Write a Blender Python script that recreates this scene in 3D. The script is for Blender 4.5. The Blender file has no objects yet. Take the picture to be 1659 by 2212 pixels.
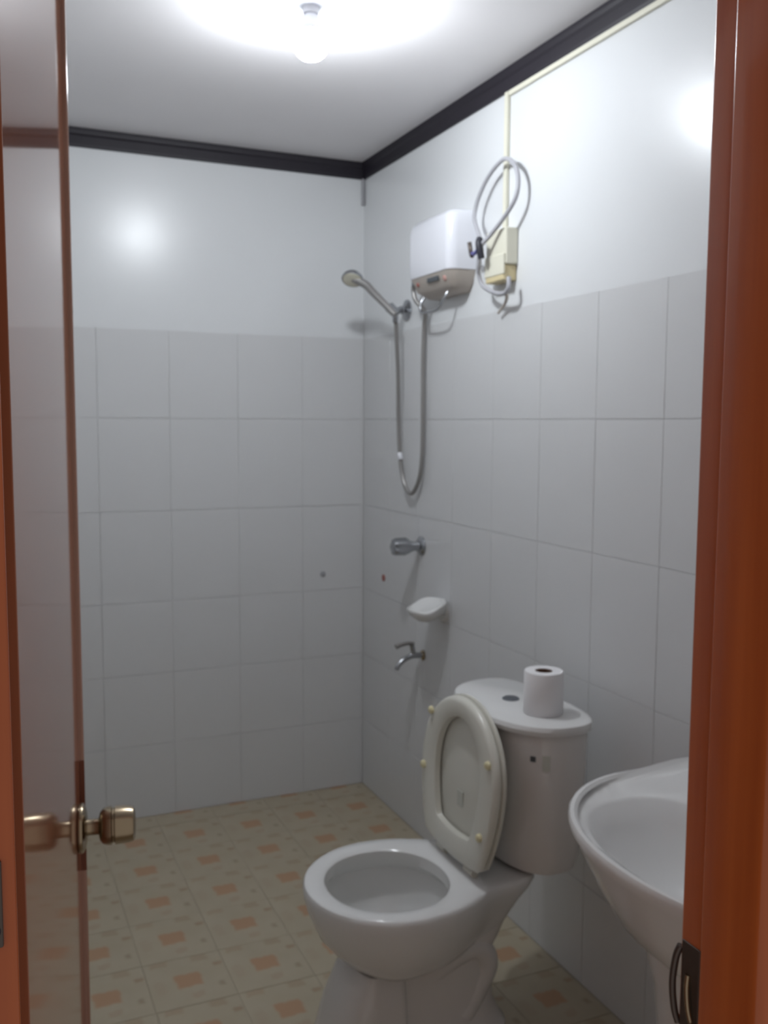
import bpy, bmesh, math, random
from mathutils import Vector, Matrix
PI = math.pi
sc = bpy.context.scene
COL = sc.collection
random.seed(4)

# ------------------------------------------------------------------ camera, world, exposure
FPX, YAW, PITCH, ROLL, CAMZ = 2044.95, 0.411886, 0.0939651, 0.00549171, 1.45
fw = Vector((math.sin(YAW)*math.cos(PITCH), math.cos(YAW)*math.cos(PITCH), -math.sin(PITCH)))
rt0 = Vector((math.cos(YAW), -math.sin(YAW), 0)); up0 = rt0.cross(fw)
rt = rt0*math.cos(ROLL) + up0*math.sin(ROLL); up = -rt0*math.sin(ROLL) + up0*math.cos(ROLL)
cd = bpy.data.cameras.new('camera'); cam = bpy.data.objects.new('camera', cd); COL.objects.link(cam)
cd.sensor_fit = 'HORIZONTAL'; cd.sensor_width = 36; cd.lens = FPX/1659*36; cd.clip_start = 0.02
cam.matrix_world = Matrix(((rt.x, up.x, -fw.x, 0), (rt.y, up.y, -fw.y, 0), (rt.z, up.z, -fw.z, CAMZ), (0, 0, 0, 1)))
cd.dof.use_dof = True                      # the phone focused short: everything in the frame is soft
cd.dof.focus_distance = 0.45
cd.dof.aperture_fstop = (cd.lens/1000)/0.0016
sc.camera = cam

w = bpy.data.worlds.new('world'); sc.world = w; w.use_nodes = True
w.node_tree.nodes['Background'].inputs[0].default_value = (1.0, 0.93, 0.88, 1)
w.node_tree.nodes['Background'].inputs[1].default_value = 0.38
sc.view_settings.view_transform = 'Standard'; sc.view_settings.look = 'None'
sc.view_settings.gamma = 1; sc.view_settings.use_curve_mapping = False
sc.view_settings.exposure = 0.0
BULB = 292.0

# ------------------------------------------------------------------ materials
def mat(name, col, rough=0.5, metal=0.0, bump=None, var=0.0, vscale=4.0, ior=1.5, coat=0.0, spec=0.5):
    m = bpy.data.materials.new(name); m.use_nodes = True
    nt = m.node_tree; b = nt.nodes['Principled BSDF']
    b.inputs['Base Color'].default_value = (*col, 1); b.inputs['Roughness'].default_value = rough
    b.inputs['Metallic'].default_value = metal; b.inputs['IOR'].default_value = ior
    b.inputs['Coat Weight'].default_value = coat; b.inputs['Coat Roughness'].default_value = 0.05
    b.inputs['Specular IOR Level'].default_value = spec
    if var:
        tc = nt.nodes.new('ShaderNodeTexCoord'); n = nt.nodes.new('ShaderNodeTexNoise'); n.inputs['Scale'].default_value = vscale
        n.inputs['Detail'].default_value = 4
        nt.links.new(tc.outputs['Object'], n.inputs['Vector'])
        mx = nt.nodes.new('ShaderNodeMix'); mx.data_type = 'RGBA'
        mx.inputs[6].default_value = (*[c*(1-var) for c in col], 1); mx.inputs[7].default_value = (*[min(1, c*(1+var)) for c in col], 1)
        nt.links.new(n.outputs['Fac'], mx.inputs[0]); nt.links.new(mx.outputs[2], b.inputs['Base Color'])
    if bump:
        tc = nt.nodes.new('ShaderNodeTexCoord'); n = nt.nodes.new('ShaderNodeTexNoise'); n.inputs['Scale'].default_value = bump[0]
        nt.links.new(tc.outputs['Object'], n.inputs['Vector'])
        bp = nt.nodes.new('ShaderNodeBump'); bp.inputs['Strength'].default_value = bump[1]; bp.inputs['Distance'].default_value = bump[2]
        nt.links.new(n.outputs['Fac'], bp.inputs['Height']); nt.links.new(bp.outputs['Normal'], b.inputs['Normal'])
    return m

def wood(name, c1, c2, rough, coat=0.0, vertical=True):
    m = bpy.data.materials.new(name); m.use_nodes = True
    nt = m.node_tree; b = nt.nodes['Principled BSDF']; b.inputs['Roughness'].default_value = rough
    b.inputs['Coat Weight'].default_value = coat; b.inputs['Coat Roughness'].default_value = 0.06
    tc = nt.nodes.new('ShaderNodeTexCoord'); mp = nt.nodes.new('ShaderNodeMapping')
    mp.inputs['Scale'].default_value = (14, 14, 0.6) if vertical else (0.6, 14, 14)
    n = nt.nodes.new('ShaderNodeTexNoise'); n.inputs['Scale'].default_value = 3; n.inputs['Detail'].default_value = 5
    cr = nt.nodes.new('ShaderNodeValToRGB'); cr.color_ramp.elements[0].position = .3; cr.color_ramp.elements[1].position = .7
    cr.color_ramp.elements[0].color = (*c1, 1); cr.color_ramp.elements[1].color = (*c2, 1)
    nt.links.new(tc.outputs['Object'], mp.inputs[0]); nt.links.new(mp.outputs[0], n.inputs['Vector'])
    nt.links.new(n.outputs['Fac'], cr.inputs[0]); nt.links.new(cr.outputs[0], b.inputs['Base Color'])
    return m

TX, TY = 0.2065, 0.2185                     # floor tile pitch
def floor_tile_material():
    """printed mosaic: pale cream field with one strong tan block and several faint ones per tile"""
    m = bpy.data.materials.new('floor_tile_print'); m.use_nodes = True
    nt = m.node_tree; b = nt.nodes['Principled BSDF']; b.inputs['Roughness'].default_value = 0.38
    N = nt.nodes.new; L = nt.links.new
    tc = N('ShaderNodeTexCoord'); ns = N('ShaderNodeTexNoise'); ns.inputs['Scale'].default_value = 28
    L(tc.outputs['Object'], ns.inputs['Vector'])
    sub = N('ShaderNodeVectorMath'); sub.operation = 'SUBTRACT'; L(ns.outputs['Color'], sub.inputs[0]); sub.inputs[1].default_value = (.5, .5, .5)
    scl = N('ShaderNodeVectorMath'); scl.operation = 'SCALE'; L(sub.outputs[0], scl.inputs[0]); scl.inputs['Scale'].default_value = 0.022
    add = N('ShaderNodeVectorMath'); add.operation = 'ADD'; L(tc.outputs['Object'], add.inputs[0]); L(scl.outputs[0], add.inputs[1])
    sep = N('ShaderNodeSeparateXYZ'); L(add.outputs[0], sep.inputs[0])
    def math_(op, a, bb=None, cl=False):
        n = N('ShaderNodeMath'); n.operation = op; n.use_clamp = cl
        for i, v in enumerate((a, bb)):
            if v is None: continue
            if isinstance(v, (int, float)): n.inputs[i].default_value = v
            else: L(v, n.inputs[i])
        return n.outputs[0]
    nb = N('ShaderNodeTexNoise'); nb.inputs['Scale'].default_value = 9; L(tc.outputs['Object'], nb.inputs['Vector'])
    mx0 = N('ShaderNodeMix'); mx0.data_type = 'RGBA'
    mx0.inputs[6].default_value = (.385, .325, .225, 1); mx0.inputs[7].default_value = (.47, .415, .31, 1)
    L(nb.outputs['Fac'], mx0.inputs[0]); cur = mx0.outputs[2]
    blocks = [((.0, .0), (.185, .155), (.42, .235, .125), .80), ((-.30, .47), (.14, .10), (.37, .27, .17), .6),
              ((.22, .46), (.13, .11), (.35, .26, .165), .6), ((.38, -.21), (.065, .06), (.30, .23, .145), .7),
              ((.42, .22), (.07, .06), (.33, .225, .135), .7), ((-.36, -.05), (.08, .16), (.40, .31, .22), .4),
              ((.05, -.32), (.10, .08), (.38, .26, .17), .45)]
    for (cx_, cy_), (hx, hy), c, s in blocks:
        dx = math_('ABSOLUTE', math_('SUBTRACT', sep.outputs[0], cx_*TX)); dy = math_('ABSOLUTE', math_('SUBTRACT', sep.outputs[1], cy_*TY))
        ax = math_('MULTIPLY', math_('SUBTRACT', hx*TX, dx), 110, True); ay = math_('MULTIPLY', math_('SUBTRACT', hy*TY, dy), 110, True)
        f = math_('MULTIPLY', math_('MULTIPLY', ax, ay), s)
        mx = N('ShaderNodeMix'); mx.data_type = 'RGBA'; L(f, mx.inputs[0]); L(cur, mx.inputs[6]); mx.inputs[7].default_value = (*c, 1); cur = mx.outputs[2]
    L(cur, b.inputs['Base Color'])
    return m

M = dict(
    paint=mat('white_gloss_paint', (.755, .77, .78), .27, bump=(18, .05, .004)),
    ceil=mat('ceiling_paint', (.84, .82, .83), .6, var=.02),
    tile=mat('grey_wall_tile', (.655, .66, .665), .3, bump=(6, .04, .003)),
    grout=mat('grey_grout', (.63, .63, .63), .8),
    fgrout=mat('floor_grout', (.42, .37, .28), .8),
    ftile=floor_tile_material(),
    cornice=mat('black_cornice_paint', (.012, .009, .016), .55, var=.2),
    frame=wood('orange_brown_varnish', (.40, .085, .018), (.52, .125, .028), .28, coat=.25),
    leaf=wood('brown_gloss_door', (.30, .11, .06), (.37, .145, .08), .07),
    lip=wood('brown_lipping', (.40, .22, .16), (.47, .27, .20), .16),
    patch=mat('bare_brown_wood', (.20, .06, .03), .6, var=.1, vscale=30),
    brass=mat('aged_brass', (.36, .29, .20), .24, 1.0),
    darkmetal=mat('dark_steel', (.12, .10, .09), .4, .8),
    chrome=mat('dull_chrome', (.42, .43, .45), .25, 1.0),
    hose=mat('grey_metal_hose', (.33, .32, .31), .35, .6),
    ceramic=mat('white_ceramic', (.74, .74, .73), .12),
    ceramic_body=mat('ceramic_floor_bounce', (.70, .68, .66), .15),  # same white ceramic, with warm bounce off the floor put into the colour
    plastic=mat('white_plastic', (.78, .79, .84), .18),
    under=mat('shaded_plastic', (.50, .45, .40), .4),  # brownish shade of the heater underside put into the colour
    seat=mat('ivory_seat_plastic', (.66, .65, .58), .28),
    bumper=mat('yellowed_rubber', (.72, .66, .42), .5),
    cream=mat('cream_plastic', (.74, .72, .60), .45),
    band=mat('yellowed_cream_plastic', (.66, .56, .33), .45),
    cable=mat('grey_cable', (.42, .42, .45), .45),
    black=mat('black_rubber', (.02, .02, .03), .5),
    blue=mat('blue_plastic', (.06, .06, .30), .4),
    paper=mat('toilet_paper', (.80, .79, .80), .9, bump=(120, .3, .001)),
    card=mat('brown_card', (.16, .09, .06), .9),
    button=mat('dark_grey_button', (.12, .13, .15), .35, .3),
    print_dark=mat('dark_print', (.08, .09, .10), .6),
    print_green=mat('grey_green_print', (.56, .57, .51), .6),
    print_red=mat('pale_red_print', (.55, .32, .28), .6),
    water=mat('toilet_water', (.62, .64, .60), .04),
    wallred=mat('red_pipe_plug', (.35, .12, .10), .5),
    grey=mat('grey_pipe', (.36, .36, .38), .5),
)
gl = bpy.data.materials.new('lit_bulb_glass'); gl.use_nodes = True
bs = gl.node_tree.nodes['Principled BSDF']; bs.inputs['Base Color'].default_value = (.9, .9, .9, 1)
bs.inputs['Emission Color'].default_value = (.90, .95, 1.0, 1); bs.inputs['Emission Strength'].default_value = BULB
M['bulb'] = gl

# ------------------------------------------------------------------ helpers
def obj(name, bm, m, parent=None, smooth=True, bevel=0, loc=None):
    me = bpy.data.meshes.new(name)
    bmesh.ops.recalc_face_normals(bm, faces=bm.faces)
    bm.to_mesh(me); bm.free()
    for mm in (m if isinstance(m, (list, tuple)) else [m]): me.materials.append(M[mm])
    if smooth:
        for p in me.polygons: p.use_smooth = True
        me.set_sharp_from_angle(angle=math.radians(40))
    o = bpy.data.objects.new(name, me); COL.objects.link(o)
    if parent is not None: o.parent = parent
    if loc is not None: o.location = loc
    if bevel:
        md = o.modifiers.new('bevel', 'BEVEL'); md.width = bevel; md.segments = 3; md.limit_method = 'ANGLE'; md.angle_limit = math.radians(40)
    return o
def thing(name, label, cat, loc=(0, 0, 0), group=None):
    o = bpy.data.objects.new(name, None); COL.objects.link(o); o.empty_display_size = .05
    o.location = loc; o['label'] = label; o['category'] = cat
    if group: o['group'] = group
    o['base'] = list(loc)
    return o
def tag(o, label, cat, group=None):
    o['label'] = label; o['category'] = cat
    if group: o['group'] = group
    return o
def struct(o): o['kind'] = 'structure'; return o
def BM(): return bmesh.new()
def box(bm, x0, x1, y0, y1, z0, z1, mi=0):
    v = [bm.verts.new(c) for c in ((x0,y0,z0),(x1,y0,z0),(x1,y1,z0),(x0,y1,z0),(x0,y0,z1),(x1,y0,z1),(x1,y1,z1),(x0,y1,z1))]
    for f in ((0,3,2,1),(4,5,6,7),(0,1,5,4),(1,2,6,5),(2,3,7,6),(3,0,4,7)):
        bm.faces.new([v[i] for i in f]).material_index = mi
    return bm
def loft(bm, rings, cap0=True, cap1=True, closed=True, mi=0):
    R = [[bm.verts.new(p) for p in r] for r in rings]
    n = len(R[0])
    for a, b in zip(R, R[1:]):
        for i in range(n if closed else n-1):
            j = (i+1) % n
            bm.faces.new((a[i], a[j], b[j], b[i])).material_index = mi
    if cap0: bm.faces.new(R[0][::-1]).material_index = mi
    if cap1: bm.faces.new(R[-1]).material_index = mi
    return bm
def spline(pts, sub=8):
    P = [Vector(p) for p in pts]; out = []
    for i in range(len(P)-1):
        p0 = P[max(i-1, 0)]; p1 = P[i]; p2 = P[i+1]; p3 = P[min(i+2, len(P)-1)]
        for s in range(sub):
            t = s/sub
            out.append(.5*((2*p1)+(-p0+p2)*t+(2*p0-5*p1+4*p2-p3)*t*t+(-p0+3*p1-3*p2+p3)*t**3))
    out.append(P[-1]); return out
def tube(bm, pts, r, n=10, sub=8, smoothp=True):
    P = spline(pts, sub) if smoothp and len(pts) > 2 else [Vector(p) for p in pts]
    rs = r if callable(r) else (lambda t: r)
    rings = []; nrm = None
    for i, p in enumerate(P):
        t = (P[min(i+1, len(P)-1)]-P[max(i-1, 0)]).normalized()
        if nrm is None:
            a = Vector((0, 0, 1)) if abs(t.z) < .9 else Vector((1, 0, 0)); nrm = t.cross(a).normalized()
        nrm = (nrm-t*nrm.dot(t)).normalized(); b = t.cross(nrm); rr = rs(i/(len(P)-1))
        rings.append([p+rr*(math.cos(2*PI*k/n)*nrm+math.sin(2*PI*k/n)*b) for k in range(n)])
    return loft(bm, rings)
def lathe(bm, prof, org, ax, n=28, mi=0):
    """prof: (distance along axis, radius)"""
    ax = Vector(ax).normalized(); a = Vector((0, 0, 1)) if abs(ax.z) < .9 else Vector((1, 0, 0))
    u = ax.cross(a).normalized(); v = ax.cross(u); org = Vector(org)
    rings = [[org+ax*d+max(r, 1e-5)*(math.cos(2*PI*k/n)*u+math.sin(2*PI*k/n)*v) for k in range(n)] for d, r in prof]
    return loft(bm, rings, mi=mi)
def oval(x0, x1, y, hw, z, xm=None, nf=2.0, nb=2.0, N=48, tilt=0):
    """egg outline in plan: front end x0, back end x1, widest at xm"""
    xm = (x0+x1)/2 if xm is None else xm; out = []
    for k in range(N):
        t = 2*PI*k/N; c, s = math.cos(t), math.sin(t)
        e = 2/nb if c > 0 else 2/nf; a = (x1-xm) if c > 0 else (xm-x0)
        out.append(Vector((xm+a*math.copysign(abs(c)**e, c), y+hw*math.copysign(abs(s)**e, s), z)))
    return out

# ------------------------------------------------------------------ room shell
XR, YF, XL, YN = 1.411, 3.435, -0.10, 0.785      # right, far, left and door-side wall faces
ZT, ZC, ZB = 1.773, 2.432, 2.370                 # tile top, ceiling, cornice underside
ROWS = [0, .27, .535, .80, 1.13, 1.462, ZT]
G = .0022                                        # grout recess behind the tile face
bm = BM(); box(bm, XL-.12, XR+.12, .66, YF+.12, -.10, -.0015)
floor = struct(obj('floor', bm, 'fgrout', smooth=False))
bm = BM(); box(bm, XL-.12, XR+.12, .66, YF+.12, ZC, ZC+.1)
ceiling = struct(obj('ceiling', bm, 'ceil', smooth=False))
def wall(name, x0, x1, y0, y1, dx=0, dy=0):
    """lower part is the tile bed, upper part painted; (dx, dy) points into the room"""
    bm = BM(); box(bm, x0, x1, y0, y1, -.05, ZT-.002, 1)
    e = G-.0005
    box(bm, x0+min(dx, 0)*e, x1+max(dx, 0)*e, y0+min(dy, 0)*e, y1+max(dy, 0)*e, ZT-.002, ZC, 0)
    return struct(obj(name, bm, ['paint', 'grout'], smooth=False))
wall_right = wall('wall_right', XR+G, XR+.12, YN, YF+.12, dx=-1)
wall_far = wall('wall_far', XL-.12, XR+G, YF+G, YF+.12, dy=-1)
wall_left = wall('wall_left', XL-.12, XL-G, YN, YF+G, dx=1)
# door wall with its opening, 125 mm thick
bm = BM()
for a, b, z0, z1 in ((XL-.9, -.06, -.05, ZC), (.775, XR+.9, -.05, ZC), (-.06, .775, 2.17, ZC)):
    box(bm, a, b, .665, YN-.003, z0, z1)
wall_front = struct(obj('wall_front', bm, 'paint', smooth=False))

cache = {}
def tile_mesh(kind, sx, sy, m, th=.008, j=.0007):
    """tile in its own frame, face towards +Z, centred, joint half-width taken off each side, arrised edge"""
    k = (kind, round(sx, 3), round(sy, 3))
    if k in cache: return cache[k]
    a, b, e = sx/2-j, sy/2-j, .0006
    bm = BM()
    rings = [[(sgx*(a-o), sgy*(b-o), z) for sgx, sgy in ((-1, -1), (1, -1), (1, 1), (-1, 1))] for o, z in ((0, -th), (0, -e), (e, 0))]
    loft(bm, rings)
    me = bpy.data.meshes.new(kind); bm.normal_update(); bm.to_mesh(me); bm.free(); me.materials.append(M[m]); cache[k] = me
    return me
def place_tile(kind, name, parent, c, sx, sy, rot, m):
    o = bpy.data.objects.new(name, tile_mesh(kind, sx, sy, m)); COL.objects.link(o); o.parent = parent
    jit = Matrix.Rotation(random.uniform(-.0015, .0015), 4, 'X') @ Matrix.Rotation(random.uniform(-.0015, .0015), 4, 'Y')
    o.matrix_local = Matrix.Translation(c) @ rot @ jit
rotR = Matrix(((0, 0, -1, 0), (-1, 0, 0, 0), (0, 1, 0, 0), (0, 0, 0, 1)))     # local z -> -X
rotF = Matrix(((1, 0, 0, 0), (0, 0, -1, 0), (0, 1, 0, 0), (0, 0, 0, 1)))      # local z -> -Y
rotL = Matrix(((0, 0, 1, 0), (1, 0, 0, 0), (0, 1, 0, 0), (0, 0, 0, 1)))       # local z -> +X
def spans(a, b, step):
    """full pieces measured back from b, the cut piece at a"""
    out = []; p = b
    while p-a > .01:
        q = max(a, p-step)
        if q-a < .02: q = a
        out.append((q, p)); p = q
    return out
for z0, z1 in zip(ROWS, ROWS[1:]):
    for y0, y1 in spans(YN, YF-.001, .25):
        place_tile('wall_tile', 'tile', wall_right, (XR, (y0+y1)/2, (z0+z1)/2), y1-y0, z1-z0, rotR, 'tile')
        place_tile('wall_tile', 'tile', wall_left, (XL, (y0+y1)/2, (z0+z1)/2), y1-y0, z1-z0, rotL, 'tile')
    for x0, x1 in spans(XL+.001, XR-.001, .25):
        place_tile('wall_tile', 'tile', wall_far, ((x0+x1)/2, YF, (z0+z1)/2), x1-x0, z1-z0, rotF, 'tile')
# floor tiles; the strong printed block sits at each tile centre
ix0 = .478; iy0 = 2.349
for i in range(-4, 6):
    for k in range(-9, 7):
        cx_, cy_ = ix0+i*TX, iy0+k*TY
        x0, x1 = max(XL, cx_-TX/2), min(XR, cx_+TX/2); y0, y1 = max(.665, cy_-TY/2), min(YF, cy_+TY/2)
        if x1-x0 < .01 or y1-y0 < .01: continue
        full = (x1-x0 > TX-.001 and y1-y0 > TY-.001)
        if full: place_tile('floor_tile', 'tile', floor, (cx_, cy_, 0), TX, TY, Matrix(), 'ftile')
        else:   # cut tile keeps its place in the print
            bm = BM(); box(bm, x0-cx_+.0007, x1-cx_-.0007, y0-cy_+.0007, y1-cy_-.0007, -.008, 0)
            obj('tile', bm, 'ftile', floor, smooth=False, loc=(cx_, cy_, 0))

# black cornice, stepped profile mitred at the corners
def cornice(name, p0, p1, inward, m0=1, m1=1):
    p0, p1, d = Vector(p0), Vector(p1), Vector(inward); ax = (p1-p0).normalized()
    prof = [(0, ZB), (.007, ZB), (.009, ZB+.010), (.009, ZB+.036), (.013, ZB+.042), (.015, ZC-.010), (.015, ZC), (0, ZC)]
    rings = []
    for p, s, mi in ((p0, 1, m0), (p1, -1, m1)):
        rings.append([p+d*o+ax*(s*o*mi)+Vector((0, 0, z)) for o, z in prof])
    return struct(obj(name, loft(BM(), rings), 'cornice', smooth=False))
cornice('trim_1', (XL, YF+.0004, 0), (XR, YF+.0004, 0), (0, -1, 0))
cornice('trim_2', (XR+.0004, YN, 0), (XR+.0004, YF, 0), (-1, 0, 0))
cornice('trim_3', (XL-.0004, YN, 0), (XL-.0004, YF, 0), (1, 0, 0))
cornice('trim_4', (XL, YN-.003, 0), (XR, YN-.003, 0), (0, 1, 0))

# ------------------------------------------------------------------ door frame and door
def arc(cx_, cy_, r, a0, a1, n=5):
    return [(cx_+r*math.cos(math.radians(a0+(a1-a0)*i/n)), cy_+r*math.sin(math.radians(a0+(a1-a0)*i/n))) for i in range(n+1)]
def jamb_profile(r=.013):
    # right-hand jamb in plan: stop face x=.692, rebate face x=.7043, room side y=.785
    f = .655
    return ([(.775, f)] + arc(.692+r, f+r, r, 270, 180, 8) + arc(.692+.004, .742-.004, .004, 180, 90) +
            [(.7043, .742)] + arc(.7043+.005, .785-.005, .005, 180, 90) + [(.775, .785)])
def extr(bm, poly, z0, z1): return loft(bm, [[(x, y, z) for x, y in poly] for z in (z0, z1)])
frame = bpy.data.objects.new('trim_5', None); COL.objects.link(frame); struct(frame)
frame['label'] = 'orange-brown varnished timber door frame'
obj('jamb', extr(BM(), jamb_profile(), 0.0005, 2.11), 'frame', frame)
obj('jamb', extr(BM(), [(.711-x, y) for x, y in jamb_profile(.003)][::-1], 0.0005, 2.11), 'frame', frame)
bm = BM(); box(bm, -.055, .77, .655, .785, 2.11, 2.17); obj('frame_head', bm, 'frame', frame, smooth=False, bevel=.004)
bm = BM(); box(bm, .7025, .7046, .752, .780, .775, .885); sp = obj('strike_plate', bm, 'darkmetal', frame, smooth=False, bevel=.0015)
sp['label'] = 'dark strike plate with a brass lip on the right jamb'
bm = BM(); tube(bm, [(.7022, .757, .80), (.7015, .7605, .80), (.7005, .765, .815), (.7005, .7675, .835), (.702, .768, .85)], .0035, sub=6)
obj('latch_lip', bm, 'brass', sp)
bm = BM(); tube(bm, [(.7045, .784, .785), (.702, .788, .80), (.700, .790, .83), (.702, .788, .86), (.7045, .784, .875)], .004, sub=6)
obj('strike_lip', bm, 'darkmetal', sp)
bm = BM(); box(bm, -.035, .010, .6515, .6555, 1.100, 1.160); lp = obj('latch_plate', bm, 'darkmetal', frame, smooth=False, bevel=.0015)
lp['label'] = 'worn dark metal plate on the left jamb'
for zz in (1.112, 1.148):
    obj('screw', lathe(BM(), [(0, .0045), (.001, .0042), (.002, .003)], (.004, .6516, zz), (0, -1, 0), 14), 'black', lp)

DA = math.radians(9.15); LEAFW = .665
DH = Vector((.030, .792, 0))
door = bpy.data.objects.new('door_1', None); COL.objects.link(door); struct(door)
door['label'] = 'glossy brown door leaf standing open into the bathroom'
door.location = DH; door.rotation_euler = (0, 0, PI/2-DA)       # local +x runs along the leaf, -y is the seen face
T = .035
bm = BM(); box(bm, 0, LEAFW-.010, 0, T, .012, 2.10); obj('door_panel', bm, 'leaf', door, smooth=False, bevel=.0008)
# proud lipping down the free edge
bm = BM(); box(bm, LEAFW-.010, LEAFW, -.0068, T, .012, 2.10)
o = obj('edge_lipping', bm, 'lip', door, bevel=.003); o['label'] = 'paler proud strip down the free edge'
bm = BM(); box(bm, LEAFW-.0115, LEAFW-.0098, -.0072, -.0003, .775, .945); o = obj('worn_patch', bm, 'patch', door, smooth=False); o['label'] = 'bare darker wood beside the knob'
KZ = .862; KX = LEAFW-.060
def knob(s):
    y0 = 0 if s < 0 else T
    r = obj('door_knob', lathe(BM(), [(0, .035), (.003, .036), (.006, .035), (.009, .030), (.011, .022), (.012, .013)], (KX, y0+s*.0008, KZ), (0, s, 0), 40), 'brass', door)
    obj('neck', lathe(BM(), [(.010, .0125), (.016, .0115), (.028, .0115), (.032, .014)], (KX, y0, KZ), (0, s, 0), 28), 'brass', r)
    obj('grip', lathe(BM(), [(.028, .012), (.030, .020), (.034, .0250), (.040, .0272), (.046, .0275), (.0475, .0252), (.0500, .0252),
                             (.0515, .0275), (.070, .0265), (.077, .0245), (.0795, .020), (.0802, .010), (.0802, .0)], (KX, y0, KZ), (0, s, 0), 40), 'brass', r)
knob(-1); knob(1)
bm = BM(); box(bm, LEAFW-.0005, LEAFW+.0012, .006, T-.006, KZ-.06, KZ+.06); obj('latch_faceplate', bm, 'brass', door, smooth=False)
for z in (.25, 1.1, 1.9):
    obj('hinge', lathe(BM(), [(-.045, .006), (-.044, .0065), (.044, .0065), (.045, .006)], (-.004, T+.004, z), (0, 0, 1), 16), 'darkmetal', door)

# ------------------------------------------------------------------ ceiling light
BX, BY = .765, 2.195
t = thing('ceiling_light', 'round ceiling lampholder with a lit bare bulb', 'light', (BX, BY, ZC))
c = (0, 0, 0)
obj('lampholder', lathe(BM(), [(0, .050), (.006, .0505), (.012, .046), (.013, .030), (.015, .0205), (.030, .0190), (.031, .015)], c, (0, 0, -1), 40), 'plastic', t)
obj('bulb_base', lathe(BM(), [(.028, .0135), (.030, .0140), (.036, .0190), (.048, .0280), (.060, .0350), (.074, .0400), (.0745, .037)], c, (0, 0, -1), 32), 'plastic', t)
prof = [(.0740, .0395), (.082, .0428), (.091, .0440), (.100, .0430), (.112, .0390), (.122, .0320), (.129, .023), (.133, .012), (.1345, .0)]
obj('bulb_glass', lathe(BM(), prof, c, (0, 0, -1), 40), 'bulb', t)
bm = BM(); tube(bm, [(.800, 2.187, ZC-.003), (.85, 2.176, ZC-.004), (.90, 2.160, ZC-.003), (.935, 2.154, ZC+.002)], .0028, sub=6)
tag(obj('ceiling_wire', bm, 'cream'), 'thin cream wire running over the ceiling from the lampholder', 'wire')

# ------------------------------------------------------------------ water heater
t = thing('water_heater', 'white box water heater high on the right wall', 'heater', (XR, 2.69, 1.88))
H = lambda x, y, z: (x-XR, y-2.69, z-1.88)
def rrect(x0, x1, y0, y1, z, r, n=5):
    """front edge x0 rounded, back x1 against the wall"""
    out = [(x1, y0, z)]
    for i in range(n+1):
        a = PI*1.5-PI/2*i/n; out.append((x0+r+r*math.cos(a), y0+r+r*math.sin(a), z))
    for i in range(n+1):
        a = PI-PI/2*i/n; out.append((x0+r+r*math.cos(a), y1-r+r*math.sin(a), z))
    out.append((x1, y1, z)); return [H(*p) for p in out]
yA, yB = 2.550, 2.845
obj('heater_shell', loft(BM(), [rrect(1.322, XR-.0005, yA, yB, 1.910, .030), rrect(1.318, XR-.0005, yA-.002, yB+.002, 1.930, .032), rrect(1.318, XR-.0005, yA-.002, yB+.002, 2.045, .032),
     rrect(1.322, XR-.0005, yA+.003, yB-.003, 2.070, .032), rrect(1.332, XR-.0005, yA+.012, yB-.012, 2.084, .032), rrect(1.350, XR-.0005, yA+.03, yB-.03, 2.090, .030)]), 'plastic', t)
obj('heater_base', loft(BM(), [rrect(1.368, XR-.0005, yA+.040, yB-.05, 1.846, .020), rrect(1.340, XR-.0005, yA+.015, yB-.018, 1.868, .026), rrect(1.324, XR-.0005, yA+.002, yB-.002, 1.9095, .030)]), 'under', t)
bm = BM(); box(bm, 1.326-XR, 1.338-XR, -.055, .02, .006, .019); 
obj('control_strip', bm, 'print_dark', t, smooth=False)
obj('indicator', lathe(BM(), [(0, .007), (.004, .007), (.006, .005)], H(1.334, 2.785, 1.890), (-1, 0, -.4), 16), 'wallred', t)
obj('control_knob', lathe(BM(), [(0, .009), (.006, .009), (.008, .006)], H(1.336, 2.60, 1.888), (-1, 0, -.4), 16), 'print_red', t)
for z in (1.945, 2.020):
    obj('side_clip', lathe(BM(), [(0, .005), (.003, .005), (.005, .003)], H(1.350, yB+.001, z), (0, 1, 0), 12), 'grey', t)
bm = BM(); tube(bm, [H(1.372, 2.790, 1.87), H(1.350, 2.795, 1.84), H(1.345, 2.793, 1.815), H(1.345, 2.778, 1.803), H(1.345, 2.715, 1.800), H(1.345, 2.665, 1.806),
                     H(1.350, 2.640, 1.832), H(1.372, 2.632, 1.870)], .0042, sub=6)
o = obj('bent_pipe', bm, 'chrome', t); o['label'] = 'thin U-shaped metal pipe under the heater'

# shower hose: heater outlet, long loop, up to the bracket
bm = BM()
tube(bm, [(1.352, 2.858, 1.915), (1.354, 2.868, 1.885), (1.360, 2.860, 1.85), (1.385, 2.845, 1.815), (1.395, 2.868, 1.77), (1.396, 2.876, 1.66), (1.396, 2.874, 1.46), (1.396, 2.878, 1.33),
          (1.394, 2.898, 1.255), (1.39, 2.945, 1.208), (1.386, 2.992, 1.235), (1.382, 3.022, 1.318), (1.378, 3.032, 1.46), (1.365, 3.010, 1.63), (1.345, 2.985, 1.78), (1.338, 2.975, 1.812)], .0075, n=12, sub=10)
hs = tag(obj('shower_hose', bm, 'hose'), 'grey flexible hose hanging in a long loop below the heater', 'hose')
obj('hose_nut', lathe(BM(), [(0, .009), (.002, .011), (.016, .011), (.018, .009)], (1.352, 2.852, 1.912), (0, -.1, -1), 12), 'chrome', hs)
obj('hose_joint', lathe(BM(), [(0, .0085), (.002, .0095), (.022, .0095), (.024, .0085)], (1.3808, 3.0245, 1.345), (.03, -.25, -1), 14), 'plastic', hs)
obj('hose_nut', lathe(BM(), [(0, .0085), (.002, .0105), (.022, .0095), (.024, .008)], (1.338, 2.975, 1.812), (.05, .1, -1), 12), 'chrome', hs)
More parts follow.
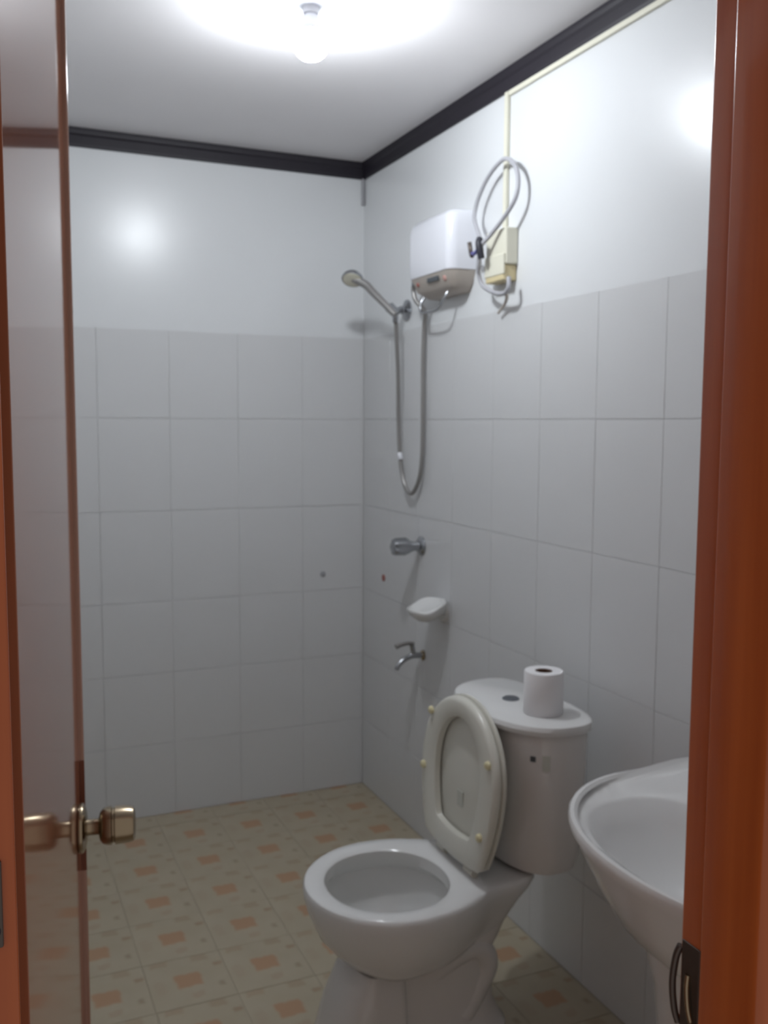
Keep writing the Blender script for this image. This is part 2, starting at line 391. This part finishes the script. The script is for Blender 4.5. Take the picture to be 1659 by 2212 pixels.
# bracket
t = thing('shower_bracket', 'chrome wall bracket that carries the hand shower', 'bracket', (XR, 3.037, 1.840))
obj('wall_plate', lathe(BM(), [(0, .036), (.004, .037), (.008, .030), (.016, .015), (.034, .012)], (0, 0, 0), (-1, 0, 0), 32), 'chrome', t)
obj('bracket_arm', lathe(BM(), [(.030, .011), (.045, .011), (.062, .014), (.066, .011)], (0, 0, 0), (-1, -.35, -.08), 20), 'chrome', t)
hd = Vector((-.095, .135, .150)).normalized()
obj('cradle', lathe(BM(), [(-.020, .0135), (-.018, .0165), (.018, .0185), (.020, .0160)], (-.068, -.028, -.006), hd, 24), 'chrome', t)
# hand shower
b0 = Vector((1.340, 2.980, 1.815)); b1 = Vector((1.272, 3.082, 1.925)); hc = Vector((1.236, 3.112, 1.950))
t = thing('hand_shower', 'hand shower tilted up from the bracket beside the corner', 'shower head', b0)
bm = BM(); tube(bm, [(0, 0, 0), (b1-b0)*.35, (b1-b0)*.75, (b1-b0), (hc-b0)*1.0], lambda s: .0095+.003*math.sin(s*PI)*.6+(.004*s), n=14, sub=6)
obj('handle', bm, 'hose', t)
fa = Vector((-.30, -.42, -.78)).normalized()
obj('head_shell', lathe(BM(), [(-.020, .004), (-.018, .016), (-.012, .028), (-.002, .036), (.006, .0385), (.010, .037)], hc-b0, fa, 32), 'chrome', t)
obj('spray_face', lathe(BM(), [(.008, .034), (.0115, .033), (.013, .025), (.0135, .0)], hc-b0, fa, 32), 'cream', t)

# ------------------------------------------------------------------ cable coil, tie, junction box, conduits
bm = BM()
loop = [(1.342, 2.392, 1.935), (1.350, 2.425, 1.985), (1.362, 2.470, 2.03), (1.372, 2.492, 2.06), (1.376, 2.474, 2.105), (1.378, 2.42, 2.152), (1.376, 2.338, 2.176), (1.376, 2.284, 2.152),
        (1.374, 2.256, 2.105), (1.370, 2.262, 2.055), (1.362, 2.308, 2.012), (1.350, 2.362, 1.972), (1.338, 2.392, 1.945), (1.342, 2.41, 1.90), (1.352, 2.425, 1.872),
        (1.360, 2.415, 1.842), (1.364, 2.37, 1.820), (1.366, 2.315, 1.808), (1.366, 2.285, 1.82), (1.370, 2.290, 1.850)]
tube(bm, loop, .0062, n=12, sub=8)
cb = tag(obj('power_cable', bm, 'cable'), 'grey power cable coiled in a tall loop beside the heater', 'cable')
bm = BM(); tube(bm, [(1.366, 2.300, 1.812), (1.380, 2.315, 1.800), (1.392, 2.345, 1.785), (1.396, 2.388, 1.764)], lambda s: .0055-.002*s, sub=6)  # tapered strip modelled where the cable only casts its shadow
o = obj('cable_shadow', bm, 'under', cb); o['label'] = 'brownish strip standing in for the cable shadow'
bm = BM()
tube(bm, [(1.338, 2.398, 1.968), (1.332, 2.392, 1.955), (1.333, 2.388, 1.935), (1.338, 2.386, 1.912)], lambda s: .0105-.002*abs(s-.5), sub=6)
t = tag(obj('cable_tie', bm, 'black'), 'black and blue twisted tie around the coiled cable', 'tie')
bm = BM(); tube(bm, [(1.336, 2.398, 1.945), (1.345, 2.43, 1.938), (1.355, 2.462, 1.938), (1.362, 2.485, 1.943)], .0055, sub=6); obj('twist', bm, 'blue', t)
bm = BM(); tube(bm, [(1.358, 2.478, 1.935), (1.362, 2.492, 1.945), (1.364, 2.500, 1.960), (1.362, 2.503, 1.978)], .0065, sub=6); obj('knot', bm, 'darkmetal', t)

JX = 1.372
t = thing('junction_box', 'cream plastic junction box right of the heater', 'junction box', (XR, 2.366, 1.862))
bm = BM(); box(bm, JX-XR, -.0005, -.056, .056, .028, .128); obj('box_body', bm, 'cream', t, smooth=False, bevel=.004)
bm = BM(); box(bm, JX-.006-XR, JX-XR-.0002, -.053, .053, .0, .058); obj('box_cover', bm, 'cream', t, smooth=False, bevel=.003)
bm = BM(); box(bm, JX-.004-XR, -.0006, -.050, .050, -.016, .0275); o = obj('terminal_cover', bm, 'band', t, smooth=False, bevel=.004); o['label'] = 'yellowed lower cover'
bm = BM(); box(bm, XR-.011, XR-.0004, 2.364, 2.381, 1.9905, ZB-.0005)
cv = tag(obj('conduit', bm, 'cream', smooth=False, bevel=.002), 'vertical cream cable duct from the cornice to the junction box', 'conduit')
bm = BM(); box(bm, XR-.010, XR-.0004, YN+.02, 2.3615, ZB-.014, ZB-.0005)
tag(obj('conduit', bm, 'cream', smooth=False, bevel=.002), 'thin cream duct lying along the underside of the right cornice', 'conduit')
bm = BM(); tube(bm, [(XR-.0075, YF-.0075, 2.275), (XR-.0075, YF-.0075, 2.32), (XR-.0075, YF-.0075, 2.3725)], .0058, n=12)
tag(obj('pipe_stub', bm, 'grey'), 'short grey pipe end below the cornice in the corner', 'pipe')

# ------------------------------------------------------------------ shower valve, tap, dish, plugs
t = thing('shower_valve', 'chrome shower valve on the right wall below the hose loop', 'valve', (XR, 2.905, 1.030))
obj('escutcheon', lathe(BM(), [(0, .033), (.004, .033), (.010, .026), (.014, .019)], (-.0004, 0, 0), (-1, 0, 0), 32), 'chrome', t)
obj('valve_body', lathe(BM(), [(.010, .017), (.035, .016), (.037, .019), (.048, .019)], (0, 0, 0), (-1, 0, 0), 24), 'chrome', t)
n = 40; bmk = BM()
obj('valve_handle', loft(bmk, [[(-d, (r*(1+f*math.cos(5*a)))*math.cos(a), (r*(1+f*math.cos(5*a)))*math.sin(a)) for a in [2*PI*k/n for k in range(n)]]
      for d, r, f in ((.044, .012, 0), (.048, .024, .06), (.060, .029, .12), (.095, .028, .12), (.108, .024, .10), (.112, .014, 0))]), 'chrome', t)

t = thing('wall_tap', 'small tap with a lever handle under the soap dish', 'tap', (XR, 2.885, .652))
obj('tap_flange', lathe(BM(), [(0, .018), (.003, .018), (.007, .012), (.010, .009)], (-.0004, 0, 0), (-1, 0, 0), 24), 'brass', t)
bm = BM(); tube(bm, [(-.006, 0, 0), (-.03, 0, .002), (-.05, 0, 0), (-.078, -.004, -.010), (-.098, -.006, -.026), (-.104, -.006, -.040)], lambda s: .0105-.002*s, n=14, sub=6); obj('spout', bm, 'chrome', t)
bm = BM(); tube(bm, [(-.038, 0, .004), (-.040, 0, .022), (-.044, 0, .040)], .0085, n=14, sub=6); obj('stem', bm, 'chrome', t)
bm = BM(); tube(bm, [(-.036, 0, .044), (-.06, 0, .047), (-.085, 0, .044), (-.104, 0, .038)], lambda s: .006+.003*s, n=12, sub=6); obj('lever', bm, 'hose', t)

# soap dish: ceramic tray with a raised back lobe
t = thing('soap_dish', 'white ceramic soap dish on the right wall', 'soap dish', (XR, 2.735, .835))
N = 40; ringsO = []
def dish(sx, sy, off=0, cx_=-.062):
    out = []
    for k in range(N):
        a = 2*PI*k/N; x = cx_+.064*sx*math.cos(a); y = .074*sy*math.sin(a)
        u = min(1, max(0, (x+.105)/.085)); rise = u*u*(3-2*u)
        lip = .010*max(0, -math.cos(a)-.5)
        out.append((min(x, -.0006), y, off+.006+.028*rise+lip))
    return out
rings = [dish(.50, .40, -.046, -.040), dish(.72, .66, -.040, -.046), dish(.90, .90, -.022, -.057), dish(1, 1, -.006), dish(1, 1, .001), dish(.95, .94, .005), dish(.86, .84, .001), dish(.70, .68, -.008), dish(.4, .4, -.012)]
obj('dish_tray', loft(BM(), rings), 'ceramic', t)
obj('dish_back', lathe(BM(), [(0, .040), (.004, .039), (.010, .034)], (-.0005, 0, .0), (-1, 0, 0), 32), 'ceramic', t)

pl = obj('pipe_plug', lathe(BM(), [(0, .013), (.002, .0125), (.0035, .009), (.004, .0)], (XR-.0003, 3.229, .869), (-1, 0, 0), 20), 'wallred')
tag(pl, 'small reddish pipe plug on the right wall near the corner', 'plug')
pl = obj('pipe_plug', lathe(BM(), [(0, .012), (.002, .0115), (.0035, .009), (.004, .0)], (1.242, YF-.0003, .863), (0, -1, 0), 20), 'grey')
tag(pl, 'small grey pipe plug on the far wall near the corner', 'plug')

# ------------------------------------------------------------------ toilet
TC = 1.925
t = thing('toilet', 'white close-coupled toilet with its seat raised against the tank', 'toilet', (1.0, TC, 0))
def LT(ring): return [(p[0]-1.0, p[1]-TC, p[2]) for p in ring]
def bowlring(xf, a, hw, z, xb, pw, xm=.862, N=64):
    """egg front merging into a straight-sided back plate"""
    out = []
    for k in range(N):
        t_ = 2*PI*k/N; c, s_ = math.cos(t_), math.sin(t_)
        if c <= 0:
            x = xm+(xm-xf)*c; y = hw*abs(s_)
        else:
            x = xm+(xb-xm)*c**.8; e = max(0, 1-((x-xm)/a)**2)**.5*hw; u = (x-xm)/(xb-xm)
            q = pw*max(0, 1-u**7)**(1/7); y = (e**8+q**8)**(1/8)*(1 if k else 0)
            if abs(s_) < 1e-6: y = 0
        out.append((x-1.0, math.copysign(y, s_), z))
    return out
outer = [bowlring(.800, .12, .085, .203, 1.02, .05), bowlring(.768, .16, .115, .214, 1.06, .07), bowlring(.728, .20, .150, .243, 1.10, .085), bowlring(.692, .225, .178, .285, 1.135, .10), bowlring(.668, .235, .194, .340, 1.165, .12),
         bowlring(.661, .238, .201, .368, 1.185, .132), bowlring(.659, .24, .203, .388, 1.195, .137), bowlring(.663, .238, .200, .397, 1.193, .134), bowlring(.670, .232, .196, .400, 1.188, .130)]
def hole(xf, xb, hw, z):
    return LT(oval(xf, xb, TC-.003, hw, z, .85, 2.05, 2.15, 64))
inner = [hole(.703, 1.000, .156, .400), hole(.709, .994, .150, .395), hole(.711, .992, .148, .368), hole(.696, 1.005, .160, .350), hole(.712, .99, .150, .29), hole(.745, .965, .120, .245), hole(.775, .93, .085, .222), hole(.80, .90, .05, .212)]
obj('bowl', loft(BM(), outer+inner), 'ceramic', t)
obj('water', loft(BM(), [hole(.752, .958, .112, .243), hole(.752, .958, .112, .2445)]), 'water', t)
def ped(xf, xb, hw, z, n=3.2): return LT(oval(xf, xb, TC, hw, z, (xf+xb)/2, n, n))
obj('pedestal', loft(BM(), [ped(.675, 1.150, .120, .0006), ped(.675, 1.150, .120, .018), ped(.692, 1.138, .106, .034), ped(.80, 1.120, .088, .075), ped(.81, 1.112, .084, .165), ped(.82, 1.114, .084, .200), ped(.97, 1.125, .084, .235), ped(1.03, 1.15, .096, .31), ped(1.05, 1.180, .110, .37)]), 'ceramic_body', t)
obj('front_pillar', loft(BM(), [LT(oval(xf, .868, TC, hw, z, .80, 2.4, 9)) for xf, hw, z in ((.672, .113, .019), (.686, .109, .05), (.706, .103, .12), (.738, .092, .185), (.765, .080, .212))]), 'ceramic_body', t)
for s in (-1, 1):
    bm = BM()
    tube(bm, [(-.06, s*.052, .175), (.0, s*.060, .215), (.055, s*.062, .222), (.085, s*.060, .175), (.060, s*.058, .115), (.02, s*.066, .060)], lambda q: .032-.004*q, n=16, sub=8)
    obj('trapway', bm, 'ceramic_body', t)
    obj('floor_bolt_cap', lathe(BM(), [(0, .012), (.006, .011), (.010, .007), (.011, 0)], (.06, s*.102, .0185), (0, 0, 1), 16), 'ceramic', t)
# tank
def tk(xf, hw, z, xb=1.300, n=2.3): return LT(oval(xf, xb, TC, hw, z, 1.215, n, 3.0, 64))
obj('tank', loft(BM(), [tk(1.150, .125, .4003), tk(1.128, .160, .412), tk(1.118, .174, .45, 1.306), tk(1.102, .192, .60, 1.306), tk(1.094, .200, .735, 1.306), tk(1.10, .196, .752, 1.306)]), 'ceramic_body', t)
obj('tank_lid', loft(BM(), [tk(1.088, .200, .753, 1.303), tk(1.074, .212, .757, 1.308), tk(1.070, .216, .768, 1.310), tk(1.074, .213, .777, 1.308), tk(1.084, .204, .781, 1.300)]), 'ceramic', t)
bt = obj('flush_button', lathe(BM(), [(0, .021), (.002, .021), (.004, .0175), (.0045, 0)], (.190, .020, .781), (0, 0, 1), 28), 'button', t); bt['label'] = 'round dark flush button'
# printed marks on the tank front
def mark(name, cy_, z0, z1, hw, m):
    bm = BM(); q = []
    for dy in (-hw, hw):
        y = cy_+dy-TC; f = min(.999, abs(y/.1975))
        x = 1.215-(1.215-1.0965)*(1-f**2.3)**(1/2.3)-1.0-.0035
        q.append((x, y))
    n = Vector((q[1][1]-q[0][1], -(q[1][0]-q[0][0]), 0)).normalized()
    loft(bm, [[(q[0][0], q[0][1], z), (q[1][0], q[1][1], z), (q[1][0]+n.x*.002, q[1][1]+n.y*.002, z), (q[0][0]+n.x*.002, q[0][1]+n.y*.002, z)] for z in (z0, z1)])
    return obj(name, bm, m, t, smooth=False)
mark('round_mark', 1.760, .692, .704, .0045, 'print_dark')
mark('maker_sticker', 1.7405, .672, .708, .0045, 'print_green')
# seat ring, standing up; underside with bumpers faces the camera
def seat_xy(v, hw_, inset=0):
    pass
SH = .380; SZ = .420
def upring(off, x, z_lo, z_hi, hw, N=56, flat=0):
    """outline in the standing plane: square-ish at the hinge, round at the free end"""
    out = []; zm = SZ+.205
    for k in range(N):
        a = 2*PI*k/N; c, s = math.cos(a), math.sin(a)
        if s > 0: y = hw*math.copysign(abs(c)**.98, c); z = zm+(z_hi-zm)*abs(s)**.98
        else:
            w_ = (zm-z_lo); z = zm-w_*abs(s)**.9; q = min(1, (zm-z)/w_); y = math.copysign(1, c)*(hw*(1-.30*q*q) if abs(c) > .34 else hw*.70*abs(c)/.34)
        out.append((x+(z-SZ)*.075-1.0, y, z))
    return out
sy = .008
def sh(r): return [(x, y+sy, z) for x, y, z in r]
ringo = [sh(upring(0, x, SZ+i, SZ+SH-i, .182-i)) for x, i in ((1.038, .004), (1.034, .0), (1.026, .0), (1.019, .005), (1.017, .012))]
ringi = [sh(upring(0, x, SZ+.062-i, SZ+SH-.048+i, .108+i)) for x, i in ((1.017, .012), (1.021, .003), (1.034, .0), (1.038, .004))]
bm = BM(); rr = ringo+ringi; loft(bm, rr+[rr[0]], cap0=False, cap1=False); bmesh.ops.remove_doubles(bm, verts=bm.verts, dist=1e-5)
sr = obj('seat_ring', bm, 'seat', t); sr['label'] = 'ivory seat ring standing upright'
for zz, yy in ((.735, .140), (.690, -.150), (.590, .160), (.520, -.138)):
    x = 1.017+(zz-SZ)*.075-1.0
    obj('bumper', lathe(BM(), [(-.0005, .010), (.006, .0095), (.009, .006), (.0095, 0)], (x, yy+sy, zz), (-1, 0, -.05), 16), 'bumper', sr)
bm = BM(); loft(bm, [sh(upring(0, x, SZ+.002+i, SZ+SH+.003-i, .184-i)) for x, i in ((1.0395, .006), (1.042, .0), (1.048, .0), (1.053, .008), (1.054, .03))])
sl = obj('seat_lid', bm, 'seat', t); sl['label'] = 'seat cover behind the ring'
bm = BM(); box(bm, .0472, .0500, -.012+sy, .016+sy, .535, .575)
o = obj('care_label', bm, 'print_green', sl, smooth=False, bevel=.001); o['label'] = 'small grey mark inside the cover'
for yy in (-.07, .07):
    obj('seat_hinge', lathe(BM(), [(-.02, .010), (-.019, .011), (.019, .011), (.02, .010)], (.040, yy+sy, .4105), (0, 1, 0), 16), 'seat', t)

# toilet roll on the tank lid
t = thing('toilet_roll', 'white toilet paper roll standing on the tank lid', 'toilet paper', (1.203, 1.822, .7815))
obj('paper', loft(BM(), [[(r*math.cos(2*PI*k/40), r*math.sin(2*PI*k/40), z) for k in range(40)] for r, z in
     ((.020, .0), (.0445, .0), (.046, .002), (.0455, .097), (.044, .099), (.021, .099), (.020, .097), (.020, .0))], cap0=False, cap1=False), 'paper', t)
obj('core', loft(BM(), [[(r*math.cos(2*PI*k/32), r*math.sin(2*PI*k/32), z) for k in range(32)] for r, z in
     ((.0185, .001), (.0198, .001), (.0198, .0975), (.0185, .0975), (.0185, .001))], cap0=False, cap1=False), 'card', t)

# ------------------------------------------------------------------ basin
SY = 1.118; SZT = .780
t = thing('wash_basin', 'white pedestal wash basin partly hidden by the right door jamb', 'sink', (1.14, SY, 0))
def bas(xf, hw, z, xb=XR-.0012, xm=1.15, nf=2.1, nb=5.0):
    return [(min(p.x, xb)-1.14, p.y-SY, z) for p in oval(xf, xb+.02, SY, hw, z, xm, nf, nb, 64)]
def inn(xf, xb, hw, z, xm=1.06): return [(p.x-1.14, p.y-SY, p.z) for p in oval(xf, xb, SY, hw, z, xm, 2.2, 3.0, 64)]
outer = [bas(1.05, .16, .560), bas(1.00, .21, .580), bas(.955, .25, .620), bas(.925, .283, .670), bas(.900, .308, .720), bas(.884, .325, .752), bas(.877, .332, .765), bas(.877, .332, .774), bas(.880, .329, .779), bas(.887, .322, .7795), bas(.893, .316, .774)]
inner = [inn(.902, 1.215, .305, .7665), inn(.914, 1.205, .262, .762), inn(.921, 1.200, .250, .757), inn(.935, 1.19, .225, .725), inn(.965, 1.165, .185, .680), inn(1.01, 1.13, .12, .653), inn(1.05, 1.09, .04, .645)]
# the ledge behind the bowl stays at rim height: reshape the transition ring
def ledge(r): return [(x, y, z+(.010 if x+1.14 > 1.19 else 0)) for x, y, z in r]
outer[-1] = ledge(outer[-1]); outer[-2] = ledge([(x, y, z-.000) for x, y, z in outer[-2]])
obj('basin_bowl', loft(BM(), outer+inner), 'ceramic', t)
obj('drain', lathe(BM(), [(0, .022), (.002, .022), (.003, .016), (.001, .010), (.001, 0)], (-.07, 0, .6455), (0, 0, 1), 24), 'chrome', t)
# pedestal
def pd(xf, hw, z, n=2.3): return [(min(p.x, 1.30)-1.14, p.y-SY, z) for p in oval(xf, 1.36, SY+.03, hw, z, 1.16, n, 4)]
obj('basin_pedestal', loft(BM(), [pd(1.010, .155, .0006), pd(1.010, .155, .03), pd(1.025, .140, .06), pd(1.040, .130, .20), pd(1.040, .128, .40), pd(1.030, .140, .50), pd(1.010, .165, .575)]), 'ceramic_body', t)
